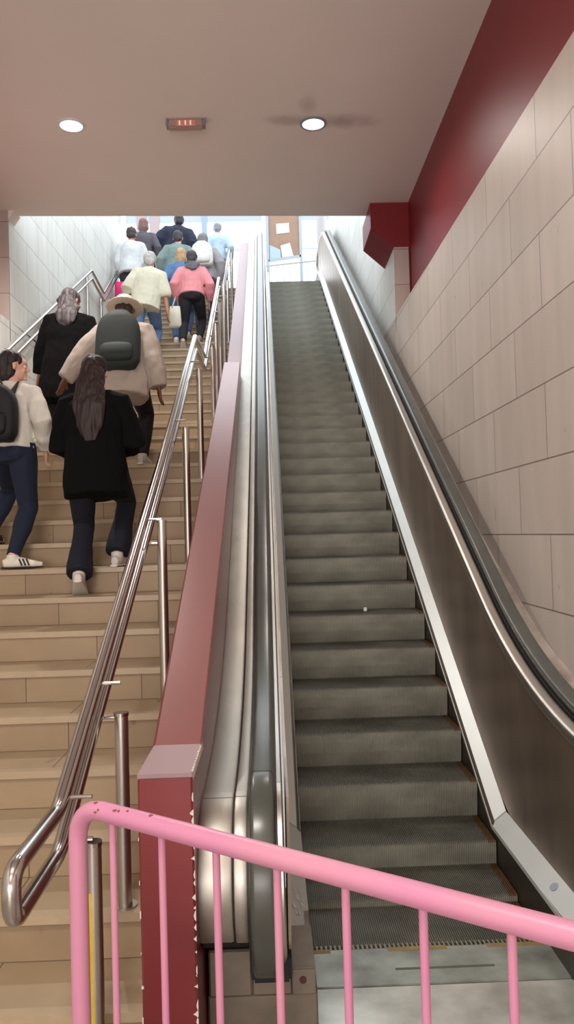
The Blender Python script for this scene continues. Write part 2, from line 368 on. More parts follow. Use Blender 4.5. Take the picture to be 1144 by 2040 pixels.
for y in ys:
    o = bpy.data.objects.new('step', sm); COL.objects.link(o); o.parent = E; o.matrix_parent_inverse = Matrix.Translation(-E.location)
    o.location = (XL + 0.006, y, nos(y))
P_noz = [(2.9, 0.0)] + [(3.43 + 0.05 * k, nos(3.43 + 0.05 * k)) for k in range(16)] + [(15.35 - 0.001, nos(15.35))] + [(15.35 + 0.1 * k, nos(15.35 + 0.1 * k)) for k in range(1, 14)] + [(17.1, ZT)]
def sec(x0, x1, n0, n1): return [(x0, n0), (x1, n0), (x1, n1), (x0, n1)]
for s, nm in ((-1, 'skirt_panel'), (1, 'skirt_panel')):
    x = XL - 0.001 if s < 0 else XR
    ysk = [2.95 + 0.15 * k for k in range(95)]
    up_ = [(y, (0.195 if y < 4.19 else min(Z0 + S30 * y + 0.005, 7.2))) for y in ysk]; dn_ = [(y, nos(y) - 0.42) for y in ysk]
    x_a, x_b = (x - 0.015, x) if s < 0 else (x, x + 0.015)
    bm = NB(); V4 = [[bm.verts.new((xx, *p)) for xx, p in ((x_a, u), (x_b, u), (x_b, d_), (x_a, d_))] for u, d_ in zip(up_, dn_)]
    for Aq, Bq in zip(V4, V4[1:]):
        for k in range(4): bm.faces.new((Aq[k], Aq[(k + 1) % 4], Bq[(k + 1) % 4], Bq[k]))
    obj(nm, bm, M_skirt, E)
obj('truss_light_block', prism(NB(), [(2.75, -0.04), (3.3, -0.1), (3.7, -0.5), (15.35, 6.1), (16.6, 6.55), (17.2, 6.6), (17.2, 6.0), (4.0, -1.1), (2.75, -1.1)], 'x', -0.26, 1.449), M_black, E)  # solid underbody added to stop sky light leaking up between the steps
# painted inner deck strips: straight lower piece, straight incline (sharp bend)
def strip_path(dz):
    return [(3.0, 0.19 + dz), (4.19, 0.2 + dz), (16.3, Z0 + S30 * 16.3 + dz), (17.1, 7.26 + dz)]
for s in (-1, 1):
    xi = XL + 0.002 if s < 0 else XR - 0.002; xo = xi + (-0.082 if s < 0 else 0.082)
    xi2 = xi
    pa, pb = strip_path(0.0), strip_path(0.062)
    bm = NB(); vs = []
    for k, ((y, z), (y2, z2)) in enumerate(zip(pa, pb)):
        yy = y2 - (0.03 if k == 0 else 0)
        vs.append([bm.verts.new((xi, y, z)), bm.verts.new((xo, yy, z2)), bm.verts.new((xo, yy, z2 - 0.02)), bm.verts.new((xi, y, z - 0.022))])
    for A, B in zip(vs, vs[1:]):
        for k in range(4): bm.faces.new((A[k], A[(k + 1) % 4], B[(k + 1) % 4], B[k]))
    bm.faces.new(vs[0]); bm.faces.new(vs[-1][::-1])
    so = obj('inner_deck_strip', bm, M_strip, E)
    # joint lines and rim of the lower piece
    bm = NB()
    for (y, zb) in ((4.19, 0.2),):
        prism(bm, [(xi - 0.001, zb + 0.004), (xo, zb + 0.066), (xo, zb + 0.062), (xi, zb - 0.001)], 'y', y - 0.004, y + 0.004)
    obj('joint_cover', bm, mat('strip_joint', (150, 150, 142), 0.5), so)
    if s < 0:
        bm = NB(); random.seed(3)
        for k in range(16):
            u = random.uniform(0.2, 0.85); y = random.uniform(3.12, 3.46); r = random.uniform(0.004, 0.011)
            x = xi + (xo - xi) * u; z = 0.195 + 0.062 * u + 0.0015
            res = bmesh.ops.create_circle(bm, cap_ends=True, segments=8, radius=r)
            for v in res['verts']: v.co = Vector((x + v.co.x * 0.6, y + v.co.y * 1.6, z - v.co.x * 0.6 * 0.75))
        obj('sticker_residue', bm, mat('residue', (224, 212, 212), 0.7), so)['kind'] = 'stuff'
    else:
        bm = NB(); res = bmesh.ops.create_circle(bm, cap_ends=True, segments=14, radius=0.02)
        for v in res['verts']: v.co = Vector((xi + 0.042 + v.co.x * 0.8, 3.38 + v.co.y * 1.3, 0.195 + 0.0332 + v.co.x * 0.8 * 0.75))
        obj('scuff_mark', bm, mat('scuff', (150, 160, 176), 0.5), so)

# handrail and deck path with newels
zb_, zt_ = 0.93, ZT + 0.93
ya = (zb_ + 1.17) / S30; yb = (zt_ + 1.17) / S30
mid = arcpath([(2.75, zb_), (ya, zb_), (yb, zt_), (17.2, zt_)], [3.4, 2.6], 14)
RN = 0.31
new_b = [(2.75 - RN * math.sin(a), zb_ - RN + RN * math.cos(a)) for a in [math.radians(d) for d in range(190, 0, -5)]]
new_t = [(17.2 + RN * math.sin(a), zt_ - RN + RN * math.cos(a)) for a in [math.radians(d) for d in range(5, 181, 5)]]
PH = new_b + mid + new_t
def rr(x0, x1, n0, n1, r, k=4):
    out = []
    for cx, cy, a0 in ((x1 - r, n1 - r, 0), (x0 + r, n1 - r, 90), (x0 + r, n0 + r, 180), (x1 - r, n0 + r, 270)):
        for i in range(k + 1):
            a = math.radians(a0 + 90 * i / k); out.append((cx + r * math.cos(a), cy + r * math.sin(a)))
    return out
for s, xc in ((-1, -0.055), (1, 1.285)):
    hr = obj('handrail', sweep(NB(), PH, rr(xc - 0.04, xc + 0.04, -0.02, 0.022, 0.016)), M_rubber, E, smooth='auto')
    obj('guide_slot', sweep(NB(), PH[8:], sec(xc - 0.048, xc + 0.048, -0.05, -0.021)), M_rubber2, hr)
    inner = xc + 0.06 * (-s)
    # rounded steel bead on the passenger side
    bx0, bx1 = (xc + 0.044, xc + 0.070) if s < 0 else (xc - 0.118, xc - 0.050)
    obj('handrail_track', sweep(NB(), PH[6:], rr(bx0, bx1, -0.075, -0.018, 0.02)), M_steel, E, smooth='auto')
# left side outer deck: two folded steel sheets with a seam
PD = PH[12:]
obj('outer_deck', sweep(NB(), PD, rr(-0.266, -0.151, -0.16, -0.065, 0.010, 2)), M_deck, E, smooth='auto')
obj('outer_deck', sweep(NB(), PD, rr(-0.147, -0.104, -0.16, -0.062, 0.004, 2)), M_deck, E, smooth='auto')
obj('newel_side_plate', prism(NB(), [(2.75 + 0.24 * math.cos(a), 0.62 + 0.24 * math.sin(a)) for a in [math.radians(d) for d in range(80, 281, 20)]] + [(3.3, 0.25), (3.3, 0.8)], 'x', -0.255, -0.02), M_black, E)
# right side: panel sheets between deck strip and bead, vertical seams
def panel(y0, y1, x0, x1):
    bm = NB(); yy = [y0] + [v for v in [y0 + 0.2 * k for k in range(1, 200)] if v < y1 - 0.05] + [y1]; lo = []; hi = []
    def hz(y):
        for (a, za), (b, zb) in zip(mid, mid[1:]):
            if a <= y <= b: return za + (zb - za) * (y - a) / (b - a)
        return zb_ if y < 3 else zt_
    def sz(y):
        if y < 4.19: return 0.245
        return Z0 + S30 * y + 0.055 if y < 16.3 else 7.25
    P1 = [(x0, y, sz(y)) for y in yy]; P2 = [(x1, y, hz(y) - 0.07) for y in yy]
    th = 0.01 if x1 > 1 else -0.01
    A = [bm.verts.new(p) for p in P1]; B = [bm.verts.new(p) for p in P2]
    C = [bm.verts.new((p[0] + th, p[1], p[2])) for p in P1]; D = [bm.verts.new((p[0] + th, p[1], p[2])) for p in P2]
    for k in range(len(yy) - 1):
        bm.faces.new((A[k], A[k + 1], B[k + 1], B[k])); bm.faces.new((C[k + 1], C[k], D[k], D[k + 1]))
        bm.faces.new((B[k], B[k + 1], D[k + 1], D[k])); bm.faces.new((A[k + 1], A[k], C[k], C[k + 1]))
    bm.faces.new((A[0], B[0], D[0], C[0])); bm.faces.new((A[-1], C[-1], D[-1], B[-1]))
    return bm
seams = [2.72, 3.88, 6.5, 9.1, 11.7, 14.3, 16.9]
for a, b in zip(seams, seams[1:]):
    obj('balustrade_panel', panel(a + 0.002, b - 0.002, 1.200, 1.188), M_panel, E)
    obj('balustrade_panel', panel(a + 0.002, b - 0.002, 0.030, 0.036), M_panel, E)
# newel end plate right
obj('newel_side_plate', prism(NB(), [(2.75 + 0.24 * math.cos(a), 0.62 + 0.24 * math.sin(a)) for a in [math.radians(d) for d in range(80, 281, 20)]] + [(3.3, 0.25), (3.3, 0.8)], 'x', 1.24, 1.33), M_base, E)
# coping strip between handrail and wall
PC = [(2.0, 0.965), (3.4, 0.975), (3.83, 1.035), (4.05, 1.092), (4.264, 1.168), (4.646, 1.345)] + [(5.1, 1.545), (5.6, Z0 + S30 * 5.6 + 0.79), (15.6, Z0 + S30 * 15.6 + 0.79), (16.3, 7.72), (17.2, 7.8)]
obj('wall_side_deck', sweep(NB(), PC, [(1.33, -0.12), (1.452, -0.12), (1.452, 0.0), (1.332, -0.02)]), M_stone_strip, E)
# base under the newels, comb and floor plates
bm = NB(); box(bm, -0.25, -0.105, 2.70, 3.3, 0.21, 0.365); box(bm, -0.105, 0.03, 2.70, 3.3, 0.21, 0.305); box(bm, -0.256, 0.115, 2.715, 3.3, 0.0, 0.208)
bmesh.ops.bevel(bm, geom=list(bm.edges), offset=0.006, segments=1, affect='EDGES')
obj('newel_base', bm, M_base, E)
cp = obj('control_plate', bevbox(0.03, 0.108, 2.694, 2.99, 0.213, 0.30, 0.004), M_base, E)
bm = NB(); tube(bm, [(0.066, 2.690, 0.262), (0.066, 2.70, 0.262)], 0.012, ref=(1, 0, 0)); obj('stop_button', bm, mat('dark_red_knob', (70, 24, 24), 0.4), cp)
obj('brush_inlet', bevbox(-0.105, 0.03, 2.66, 2.74, 0.27, 0.36, 0.01), M_black, E)
obj('comb_plate', bevbox(XL + 0.005, XR + 0.02, 3.10, 3.372, -0.012, 0.004, 0.003), M_floorplate, E)
bm = NB()
for k in range(52): box(bm, XL + 0.012 + k * 0.0192, XL + 0.021 + k * 0.0192, 3.368, 3.405, -0.004, 0.005)
obj('comb_teeth', bm, mat('comb_metal', (140, 136, 118), 0.4, 0.6), E)['kind'] = 'stuff'
for xa, xb in ((0.44, 0.69), (0.86, 1.1), (0.13, 0.2)):
    obj('yellow_comb_line', box(NB(), xa, xb, 3.345, 3.374, 0.0042, 0.0055), mat('worn_yellow', (150, 132, 84), 0.5, 0.2, var=0.3, vscale=20), E)
obj('floor_plate', bevbox(0.12, 1.20, 1.6, 3.092, -0.012, 0.003, 0.003), mat('floor_plate_polished', (214, 216, 208), 0.25, 0.4, var=0.3, vscale=4, c2=(150, 150, 142)), E)
obj('embossed_mark', box(NB(), 0.45, 0.85, 3.20, 3.215, 0.0042, 0.0048), mat('mark_dark', (92, 94, 86), 0.5, 0.3), E)
obj('top_plate', box(NB(), XL, XR, 16.6, 17.6, ZT - 0.01, ZT + 0.002), M_floorplate, E)
o = obj('paper_scrap', bevbox(0.665, 0.69, 5.98, 6.0, 0, 0.03, 0.004), mat('paper_white', (226, 224, 216), 0.8))
o.location = (0.02, 0, nos(5.826) + 0.003); props(o, 'tiny crumpled white paper scrap lying on a dark escalator step', 'litter')

# ---------------------------------------------------------------- stair handrails
def rail_pair(name, label, xr, xp, pts_up, posts, drop, endloop=True, r=0.0242):
    t = thing(name, label, 'handrail', (xp, posts[0][0], stair_z(posts[0][0])))
    up = [Vector((xr, y, z)) for y, z in pts_up]; dn = [Vector((xr, y + (0.0 if i else 0.0), z - drop)) for i, (y, z) in enumerate(pts_up)]
    if endloop:
        path = roundpath(dn[::-1] + up, 0.055, 6)
        bm = tube(NB(), path, r, ref=(1, 0, 0), seg=16); obj('rail', bm, M_steel2, t, smooth='auto')
    else:
        for P_ in (up, dn): obj('rail', tube(NB(), roundpath(P_, 0.04, 5), r, ref=(1, 0, 0), seg=16), M_steel2, t, smooth='auto')
    for (y, zt) in posts:
        zb = stair_z(y + 0.02)
        bm = tube(NB(), [(xp, y, zb), (xp, y, zt)], 0.026, seg=18); po = obj('post', bm, M_steel, t, smooth='auto')
        bm = tube(NB(), [(xp, y, zt), (xp, y, zt + 0.012)], 0.0285, seg=18); obj('cap', bm, M_steel2, po, smooth='auto')
        bm = NB(); tube(bm, [(xp, y, zb), (xp, y, zb + 0.008)], 0.045, seg=18); obj('foot_flange', bm, M_steel, po, smooth='auto')
        zr = None
        for (ya_, za_), (yb_, zb2) in zip(pts_up, pts_up[1:]):
            if ya_ <= y <= yb_: zr = za_ + (zb2 - za_) * (y - ya_) / (yb_ - ya_)
        if zr is None: zr = pts_up[0][1]
        for dz in (0, drop):
            obj('bracket', tube(NB(), [(xp, y, zr - dz - 0.01), (xr, y, zr - dz - 0.01)], 0.007, ref=(0, 0, 1), seg=8), M_steel2, po, smooth='auto')
    return t
pu = [(2.02, 0.93), (2.46, 0.93), (5.0, 2.26), (7.55, 3.68), (8.62, 3.72), (11.75, 5.62), (12.55, 5.68), (16.3, 7.85)]
R1 = rail_pair('stair_handrail', 'double tube steel handrail with posts along the red parapet wall', -0.675, -0.585, pu,
          [(2.52, 0.80), (3.02, 1.09), (4.25, 1.84), (5.6, 2.52), (6.85, 3.2), (8.6, 3.82), (9.3, 4.26), (10.2, 4.78), (11.3, 5.35), (12.5, 5.8), (14.3, 6.9)], 0.13)
p0 = [c for c in R1.children if c.name.startswith('post')][0]
obj('yellow_tape_and_reflection', tube(NB(), [(-0.5895, 2.518, 0.03), (-0.5895, 2.518, 0.66)], 0.0240, seg=18), M_yellow, p0, smooth='auto')  # yellow reflection on the post, modelled as a thin coloured sleeve
pl = [(7.2, 3.2), (12.27, 5.95), (13.15, 5.86), (16.3, 7.9)]
rail_pair('wall_handrail', 'double tube steel handrail beside the left marble wall', -2.68, -2.74, pl,
          [(8.3, 3.75), (9.6, 4.45), (10.9, 5.12), (12.2, 5.85), (13.2, 5.8), (14.6, 6.7)], 0.13, endloop=False, r=0.02)

# ---------------------------------------------------------------- pink barrier
B = thing('crowd_barrier', 'pink painted steel crowd control barrier standing across the foreground', 'barrier', (-0.49, 1.955, 0))
a, b = Vector((-0.489, 1.950, 0)), Vector((1.21, 0.688, 0)); d = (b - a).normalized()
zt = 1.12 - 0.005
path = roundpath([a + Vector((0, 0, 0.02)), a + Vector((0, 0, zt)), b + Vector((0, 0, zt)), b + Vector((0, 0, 0.02))], 0.095, 8)
nrm = Vector((-d.y, d.x, 0))
obj('outer_frame', tube(NB(), path, 0.0225, ref=nrm, seg=20), M_pink, B, smooth='auto')
obj('bottom_rail', tube(NB(), [a + Vector((0, 0, 0.2)), b + Vector((0, 0, 0.2))], 0.014, ref=nrm, seg=14), M_pink, B, smooth='auto')
x = -0.389
k = 0
while x < 1.15:
    p = a + d * ((x - a.x) / d.x)
    obj('baluster', tube(NB(), [p + Vector((0, 0, 0.2)), p + Vector((0, 0, zt))], 0.0082, seg=12), M_pink, B, smooth='auto')
    x += 0.1275; k += 1
for p in (a + d * 0.18, b - d * 0.18):
    bm = tube(NB(), roundpath([p + nrm * 0.26 + Vector((0, 0, 0.014)), p + nrm * 0.06 + Vector((0, 0, 0.09)), p - nrm * 0.06 + Vector((0, 0, 0.09)), p - nrm * 0.26 + Vector((0, 0, 0.014))], 0.04), 0.014, ref=(0, 0, 1), seg=12)
    tube(bm, [p + Vector((0, 0, 0.09)), p + Vector((0, 0, 0.2))], 0.014, seg=12)
    obj('foot', bm, M_pink, B, smooth='auto')
bm = NB(); random.seed(11)
pc = a + d * 0.09
for k in range(7):
    u = random.uniform(0.0, 0.2); q = a + d * (0.06 + u); ang = random.uniform(0.2, 1.4)
    c_ = q - nrm * 0.0 + Vector((0, 0, zt)) + (-nrm * math.cos(ang) + Vector((0, 0, 1)) * math.sin(ang)) * 0.0222
    ball(bm, c_, (random.uniform(0.003, 0.007), random.uniform(0.003, 0.006), 0.0022), 8)
obj('rust_chip', bm, mat('rust', (120, 78, 60), 0.8), B)

# ---------------------------------------------------------------- ceiling fittings
def downlight(loc, label, rim, strength):
    t = thing('downlight', label, 'ceiling light', (loc[0], loc[1], ZC), 'round recessed ceiling lights')
    bm = NB(); n = 32
    rings = [[bm.verts.new((loc[0] + r * math.cos(2 * math.pi * k / n), loc[1] + r * math.sin(2 * math.pi * k / n), ZC + z)) for k in range(n)] for r, z in ((0.118, 0.0), (0.116, -0.012), (0.098, -0.014), (0.094, 0.0))]
    for A, Bq in zip(rings, rings[1:]):
        for k in range(n): bm.faces.new((A[k], A[(k + 1) % n], Bq[(k + 1) % n], Bq[k]))
    obj('trim_ring', bm, rim, t, smooth='auto')
    bm = NB(); bmesh.ops.create_circle(bm, cap_ends=True, segments=n, radius=0.095)
    for v in bm.verts: v.co += Vector((loc[0], loc[1], ZC - 0.006))
    obj('lens', bm, mat('lamp_lens' + str(strength), (250, 252, 255), 0.4, emit=strength), t)
downlight(DL1, 'bright round ceiling downlight with a glowing halo, above the stairs', M_white, 9)
downlight(DL2, 'round ceiling downlight with dark stains around it, above the escalator', M_grey, 5)
t = thing('emergency_light', 'small rectangular red ceiling light with faint glowing bars between the two downlights', 'emergency light', (-0.64, 6.87, ZC))
obj('housing', bevbox(-0.80, -0.49, 6.80, 6.88, ZC - 0.075, ZC, 0.012), mat('smoked_plastic', (176, 148, 140), 0.3), t)
obj('side_cap', bevbox(-0.815, -0.80, 6.79, 6.89, ZC - 0.06, ZC, 0.005), M_grey, t)
obj('side_cap', bevbox(-0.49, -0.475, 6.79, 6.89, ZC - 0.06, ZC, 0.005), M_grey, t)
obj('red_panel', bevbox(-0.72, -0.56, 6.794, 6.80, ZC - 0.07, ZC - 0.015, 0.002), mat('red_glow', (206, 140, 126), 0.4, emit=0.10), t)
bm = NB()
for x in (-0.695, -0.645, -0.60): box(bm, x - 0.006, x + 0.006, 6.790, 6.794, ZC - 0.062, ZC - 0.022)
obj('lit_bars', bm, mat('lit_bar', (255, 214, 202), 0.4, emit=0.4), t)
# ---------------------------------------------------------------- street level at the top
YT = 18.3
t = thing('guard_railing', 'thin steel guard railing at the top of the escalator', 'railing', (0.5, YT, ZT))
rl = [(-0.25, YT + 0.15), (1.75, YT - 0.35)]
def rp(u): return Vector((rl[0][0] + (rl[1][0] - rl[0][0]) * u, rl[0][1] + (rl[1][1] - rl[0][1]) * u, 0))
obj('top_rail', tube(NB(), [rp(0) + Vector((0, 0, 8.05)), rp(1) + Vector((0, 0, 8.05))], 0.018, ref=(0, 0, 1), seg=10), M_grey, t)
for k in range(15):
    q = rp(k / 14); obj('bar', tube(NB(), [q + Vector((0, 0, ZT)), q + Vector((0, 0, 8.05))], 0.008, seg=8), M_grey, t)
t = thing('notice_board', 'framed brown notice board on two posts beyond the escalator top', 'notice board', (0.45, 18.6, ZT))
BX0, BX1, BY = 0.125, 0.895, 18.55
obj('post', box(NB(), BX0 - 0.05, BX0 + 0.02, BY, BY + 0.07, ZT, 9.9), M_grey, t)
obj('post', box(NB(), BX1 - 0.03, BX1 + 0.04, BY, BY + 0.07, ZT, 9.9), M_grey, t)
obj('board', prism(NB(), [(BX0 + 0.02, 8.26), (BX1 - 0.03, 8.36), (BX1 - 0.03, 9.8), (BX0 + 0.02, 9.8)], 'y', BY + 0.02, BY + 0.06), mat('cork', (150, 120, 102), 0.8, var=0.12, vscale=6), t)
obj('bottom_rail', prism(NB(), [(BX0, 8.22), (BX1, 8.32), (BX1, 8.37), (BX0, 8.27)], 'y', BY, BY + 0.07), M_grey, t)
def paper(name, poly, c, label, group=None):
    o = obj(name, prism(NB(), poly, 'y', BY + 0.008, BY + 0.019), mat('paper_%d_%d_%d' % c, c, 0.8)); props(o, label, 'notice', group)
paper('paper_notice', [(0.33, 8.88), (0.64, 8.91), (0.63, 9.14), (0.33, 9.12)], (226, 222, 216), 'white paper pinned near the top of the notice board')
paper('paper_notice', [(0.45, 8.32), (0.72, 8.34), (0.64, 8.66), (0.42, 8.6)], (206, 208, 206), 'tilted grey paper at the lower right of the notice board')
paper('paper_notice', [(0.16, 8.28), (0.42, 8.31), (0.41, 8.50), (0.16, 8.62)], (160, 178, 184), 'blue grey poster in the lower left corner of the notice board')
# glazed entrance screen
t = thing('entrance_screen', 'white framed glazed entrance screen at street level above the stairs', 'screen', (-1.2, 20.5, ZT))
for x in (-4.2, -3.62, -3.16, -2.82, -1.52, 0.05, 1.6, 3.0):
    hw = 0.13 if -3.6 < x < -2.3 else 0.07
    obj('mullion', box(NB(), x - hw, x + hw, 20.5, 20.6, ZT, 10.6), mat('blue_frame', (128, 142, 176), 0.5) if x == -1.52 else (mat('beige_frame', (150, 134, 134), 0.6) if hw > 0.1 else M_white), t)
obj('transom', box(NB(), -4.2, 3.0, 20.52, 20.58, 10.0, 10.2), M_grey, t)
obj('transom', box(NB(), -4.2, 3.0, 20.52, 20.56, 9.22, 9.245), M_grey, t)
obj('column', tube(NB(), [(1.33, 17.6, ZT), (1.33, 17.6, 9.9)], 0.11, seg=20), mat('grey_plaster', (172, 166, 168), 0.6), thing('round_column', 'grey round column at the top right beside the escalator handrail', 'column', (1.33, 17.6, ZT)), smooth='auto')
#PEOPLE
# ---------------------------------------------------------------- people
def remesh(name, bm, voxel, m, parent=None, it=4, amp=0.0, freq=(9, 9, 9), solid=True):
    me = bpy.data.meshes.new(name); bm.to_mesh(me); bm.free()
    tmp = bpy.data.objects.new('tmp', me); COL.objects.link(tmp)
    md = tmp.modifiers.new('r', 'REMESH'); md.mode = 'VOXEL'; md.voxel_size = voxel; md.adaptivity = 0
    ms = tmp.modifiers.new('s', 'SMOOTH'); ms.factor = 0.5; ms.iterations = it
    dg = bpy.context.evaluated_depsgraph_get(); dg.update()
    out = bpy.data.meshes.new_from_object(tmp.evaluated_get(dg)); out.name = name
    bpy.data.objects.remove(tmp); bpy.data.meshes.remove(me)
    if amp:
        nr = [v.normal.copy() for v in out.vertices]
        for v, n in zip(out.vertices, nr):
            q = Vector((v.co.x * freq[0], v.co.y * freq[1], v.co.z * freq[2]))
            v.co += n * amp * (noise.noise(q) + 0.5 * noise.noise(q * 2.3))
    out.materials.clear(); out.materials.append(m)
    out.polygons.foreach_set('use_smooth', [True] * len(out.polygons))
    o = bpy.data.objects.new(name, out); COL.objects.link(o)
    if parent: o.parent = parent
    return o
def ik(a, c, l1, l2, pole):
    a, c, pole = Vector(a), Vector(c), Vector(pole).normalized(); d = c - a; L_ = min(d.length, (l1 + l2) * 0.998); c = a + d.normalized() * L_
    x = (l1 * l1 - l2 * l2 + L_ * L_) / (2 * L_); h = math.sqrt(max(l1 * l1 - x * x, 0)); u = d.normalized(); p = pole - u * pole.dot(u); p.normalize()
    return a + u * x + p * h, c
def hand(bm, w_, d, out, S, curl=0.5):
    """w_ wrist, d direction of the fingers, out = direction of the thumb side"""
    d = d.normalized(); out = (out - d * out.dot(d)).normalized(); pn = d.cross(out).normalized()
    tube(bm, [w_, w_ + d * 0.03 * S, w_ + d * 0.085 * S], [(0.024 * S, 0.018 * S), (0.038 * S, 0.016 * S), (0.041 * S, 0.014 * S)], ref=out, seg=10)
    for k, (o_, l) in enumerate(((0.030, 0.070), (0.010, 0.079), (-0.010, 0.073), (-0.029, 0.058))):
        p = w_ + d * 0.080 * S + out * o_ * S; pts = [p]; dd = d.copy()
        for q in range(3):
            dd = (dd + pn * curl * (0.25 + 0.25 * q)).normalized(); pts.append(pts[-1] + dd * l * S * (0.42, 0.33, 0.25)[q])
        tube(bm, pts, [0.0095 * S, 0.009 * S, 0.0082 * S, 0.0065 * S], ref=out, seg=8)
    p = w_ + d * 0.022 * S + out * 0.026 * S
    tube(bm, [p, p + (out * 0.7 + d * 0.7) * 0.034 * S, p + (out * 0.6 + d * 1.0) * 0.058 * S + pn * 0.008 * S], [0.013 * S, 0.011 * S, 0.008 * S], ref=pn, seg=8)

SKIN = {'light': (214, 168, 146), 'tan': (176, 122, 98), 'brown': (110, 72, 58)}
def person(cfg):
    c = dict(S=1.0, lean=10, side=0, yaw=0, headyaw=0, headpitch=-8, skin='light', vox=0.008, top=(30, 30, 32), bulk=1.0, hem=-0.10, legs=(24, 28, 40), flare=1.0,
             shoe=(220, 216, 210), hair='short', hairc=(30, 24, 22), wide=1.0, neckc=None, footyaw=(-8, 8), heelup=(0, 0), sleeve=1.0, torso_drop=0.0, toprough=0.8)
    c.update(cfg); S = c['S']; vx = c['vox']
    root_loc = Vector(c['loc'])
    L = lambda p: Vector(p) - root_loc          # world -> local
    if c.get('autoz', True): c['pelvis'] = (c['pelvis'][0], c['pelvis'][1], root_loc.z + 0.905 * S)
    Pv = L(c['pelvis']); le, si = math.radians(c['lean']), math.radians(c['side'])
    up = Vector((math.sin(si), math.sin(le), math.cos(le) * math.cos(si))).normalized()
    fw0 = Vector((math.sin(math.radians(-c['yaw'])), math.cos(math.radians(c['yaw'])), 0))
    rt = fw0.cross(up).normalized(); fw = up.cross(rt).normalized()
    sp = lambda s, f=0.0, r=0.0: Pv + up * s * S + fw * f * S + rt * r * S
    W = c['wide']
    shj = [sp(0.405, 0.0, k * 0.160 * W) for k in (-1, 1)]
    hpj = [sp(-0.02, 0.0, k * 0.088 * W) for k in (-1, 1)]
    ank = [L(a) for a in c['ankles']]
    kn = []; an = []
    for k in (0, 1):
        kk, aa = ik(hpj[k], ank[k], 0.43 * S, 0.42 * S, fw + rt * (0.12 * (1 if k else -1))); kn.append(kk); an.append(aa)
    hands = [L(h) if h else sp(-0.06, 0.06, s * 0.25 * W) for h, s in zip(c.get('hands', (None, None)), (-1, 1))]
    el = []; wr = []
    for k in (0, 1):
        e, w_ = ik(shj[k], hands[k], 0.285 * S, 0.25 * S, -fw + rt * (0.5 if k else -0.5)); el.append(e); wr.append(w_)
    # ---- head frame
    hp = math.radians(c['headpitch']); hyw = math.radians(c['headyaw'])
    neck = sp(0.50, 0.01); hc = sp(0.505, 0.02) + Vector((0, 0, 0.125 * S)) + fw * (0.02 * S)
    hf = fw0 * math.cos(hyw) + fw0.cross(Vector((0, 0, 1))) * math.sin(hyw)
    hu = (Vector((0, 0, 1)) * math.cos(hp) - hf * math.sin(hp)).normalized(); hf = (hf - hu * hf.dot(hu)).normalized(); hr_ = hf.cross(hu).normalized()
    HM = Matrix((( hr_.x, hf.x, hu.x, hc.x), (hr_.y, hf.y, hu.y, hc.y), (hr_.z, hf.z, hu.z, hc.z), (0, 0, 0, 1)))
    def hball(bm, p, r, seg=14):
        res = bmesh.ops.create_uvsphere(bm, u_segments=seg, v_segments=10, radius=1)
        for v in res['verts']: v.co = HM @ Vector((p[0] * S + v.co.x * r[0] * S, p[1] * S + v.co.y * r[1] * S, p[2] * S + v.co.z * r[2] * S))
    def htube(bm, pts, rads, seg=10, ref=(1, 0, 0)):
        tube(bm, [HM @ (Vector(p) * S) for p in pts], [(r[0] * S, r[1] * S) if isinstance(r, tuple) else r * S for r in rads], ref=HM.to_3x3() @ Vector(ref), seg=seg)
    # ---- body, one continuous surface
    bm = NB()
    tube(bm, [sp(-0.06), sp(-0.02), sp(0.05), sp(0.15), sp(0.28, 0.005), sp(0.38), sp(0.45)], [(0.09 * S, 0.06 * S), (0.140 * S * W, 0.100 * S), (0.150 * S * W, 0.105 * S), (0.126 * S * W, 0.09 * S), (0.145 * S * W, 0.102 * S), (0.15 * S * W, 0.088 * S), (0.10 * S, 0.06 * S)], ref=rt, seg=16)
    tube(bm, [sp(0.42), neck, HM @ Vector((0, -0.01 * S, -0.06 * S))], [0.062 * S, 0.052 * S, 0.052 * S], seg=12)
    hball(bm, (0, -0.008, 0.02), (0.074, 0.093, 0.092)); hball(bm, (0, 0.028, -0.045), (0.056, 0.062, 0.062))
    hball(bm, (0, 0.088, -0.078), (0.022, 0.016, 0.016)); hball(bm, (0, 0.062, 0.035), (0.05, 0.03, 0.03))
    htube(bm, [(0, 0.086, 0.022), (0, 0.104, -0.012), (0, 0.090, -0.026)], [0.009, 0.014, 0.011], 8)
    for k in (-1, 1):
        hball(bm, (k * 0.076, -0.004, -0.004), (0.012, 0.02, 0.031), 10); hball(bm, (k * 0.034, 0.07, -0.022), (0.02, 0.018, 0.018), 8)
    hball(bm, (0, 0.088, -0.045), (0.022, 0.012, 0.008), 8); hball(bm, (0, 0.087, -0.055), (0.019, 0.012, 0.008), 8)
    for k in (0, 1):
        sg = 1 if k else -1
        tube(bm, [sp(0.44, 0, sg * 0.06), shj[k], shj[k].lerp(el[k], 0.5), el[k], el[k].lerp(wr[k], 0.4), wr[k]], [0.046 * S, 0.052 * S, 0.042 * S, 0.036 * S, 0.034 * S, 0.025 * S], ref=fw, seg=12)
        fd = (wr[k] - el[k]).normalized(); hd = (fd + Vector((0, 0, -0.5))).normalized() if not c.get('handdir') else Vector(c['handdir'][k])
        hand(bm, wr[k], hd, fw - rt * sg * 0.3, S, 0.5 * (1 if k == 0 else -1) * -1)
        tube(bm, [hpj[k] + up * 0.04 * S, hpj[k].lerp(kn[k], 0.35), kn[k], kn[k].lerp(an[k], 0.35) - fw * 0.006 * S, an[k] + Vector((0, 0, 0.02)), an[k]], [0.080 * S, 0.070 * S, 0.046 * S, 0.046 * S, 0.032 * S, 0.034 * S], ref=rt, seg=14)
        fy = math.radians(c['footyaw'][k]); fo = Vector((math.sin(fy) * fw0.y + fw0.x * math.cos(fy), math.cos(fy) * fw0.y - math.sin(fy) * fw0.x, 0)).normalized(); hu_ = math.radians(c['heelup'][k])
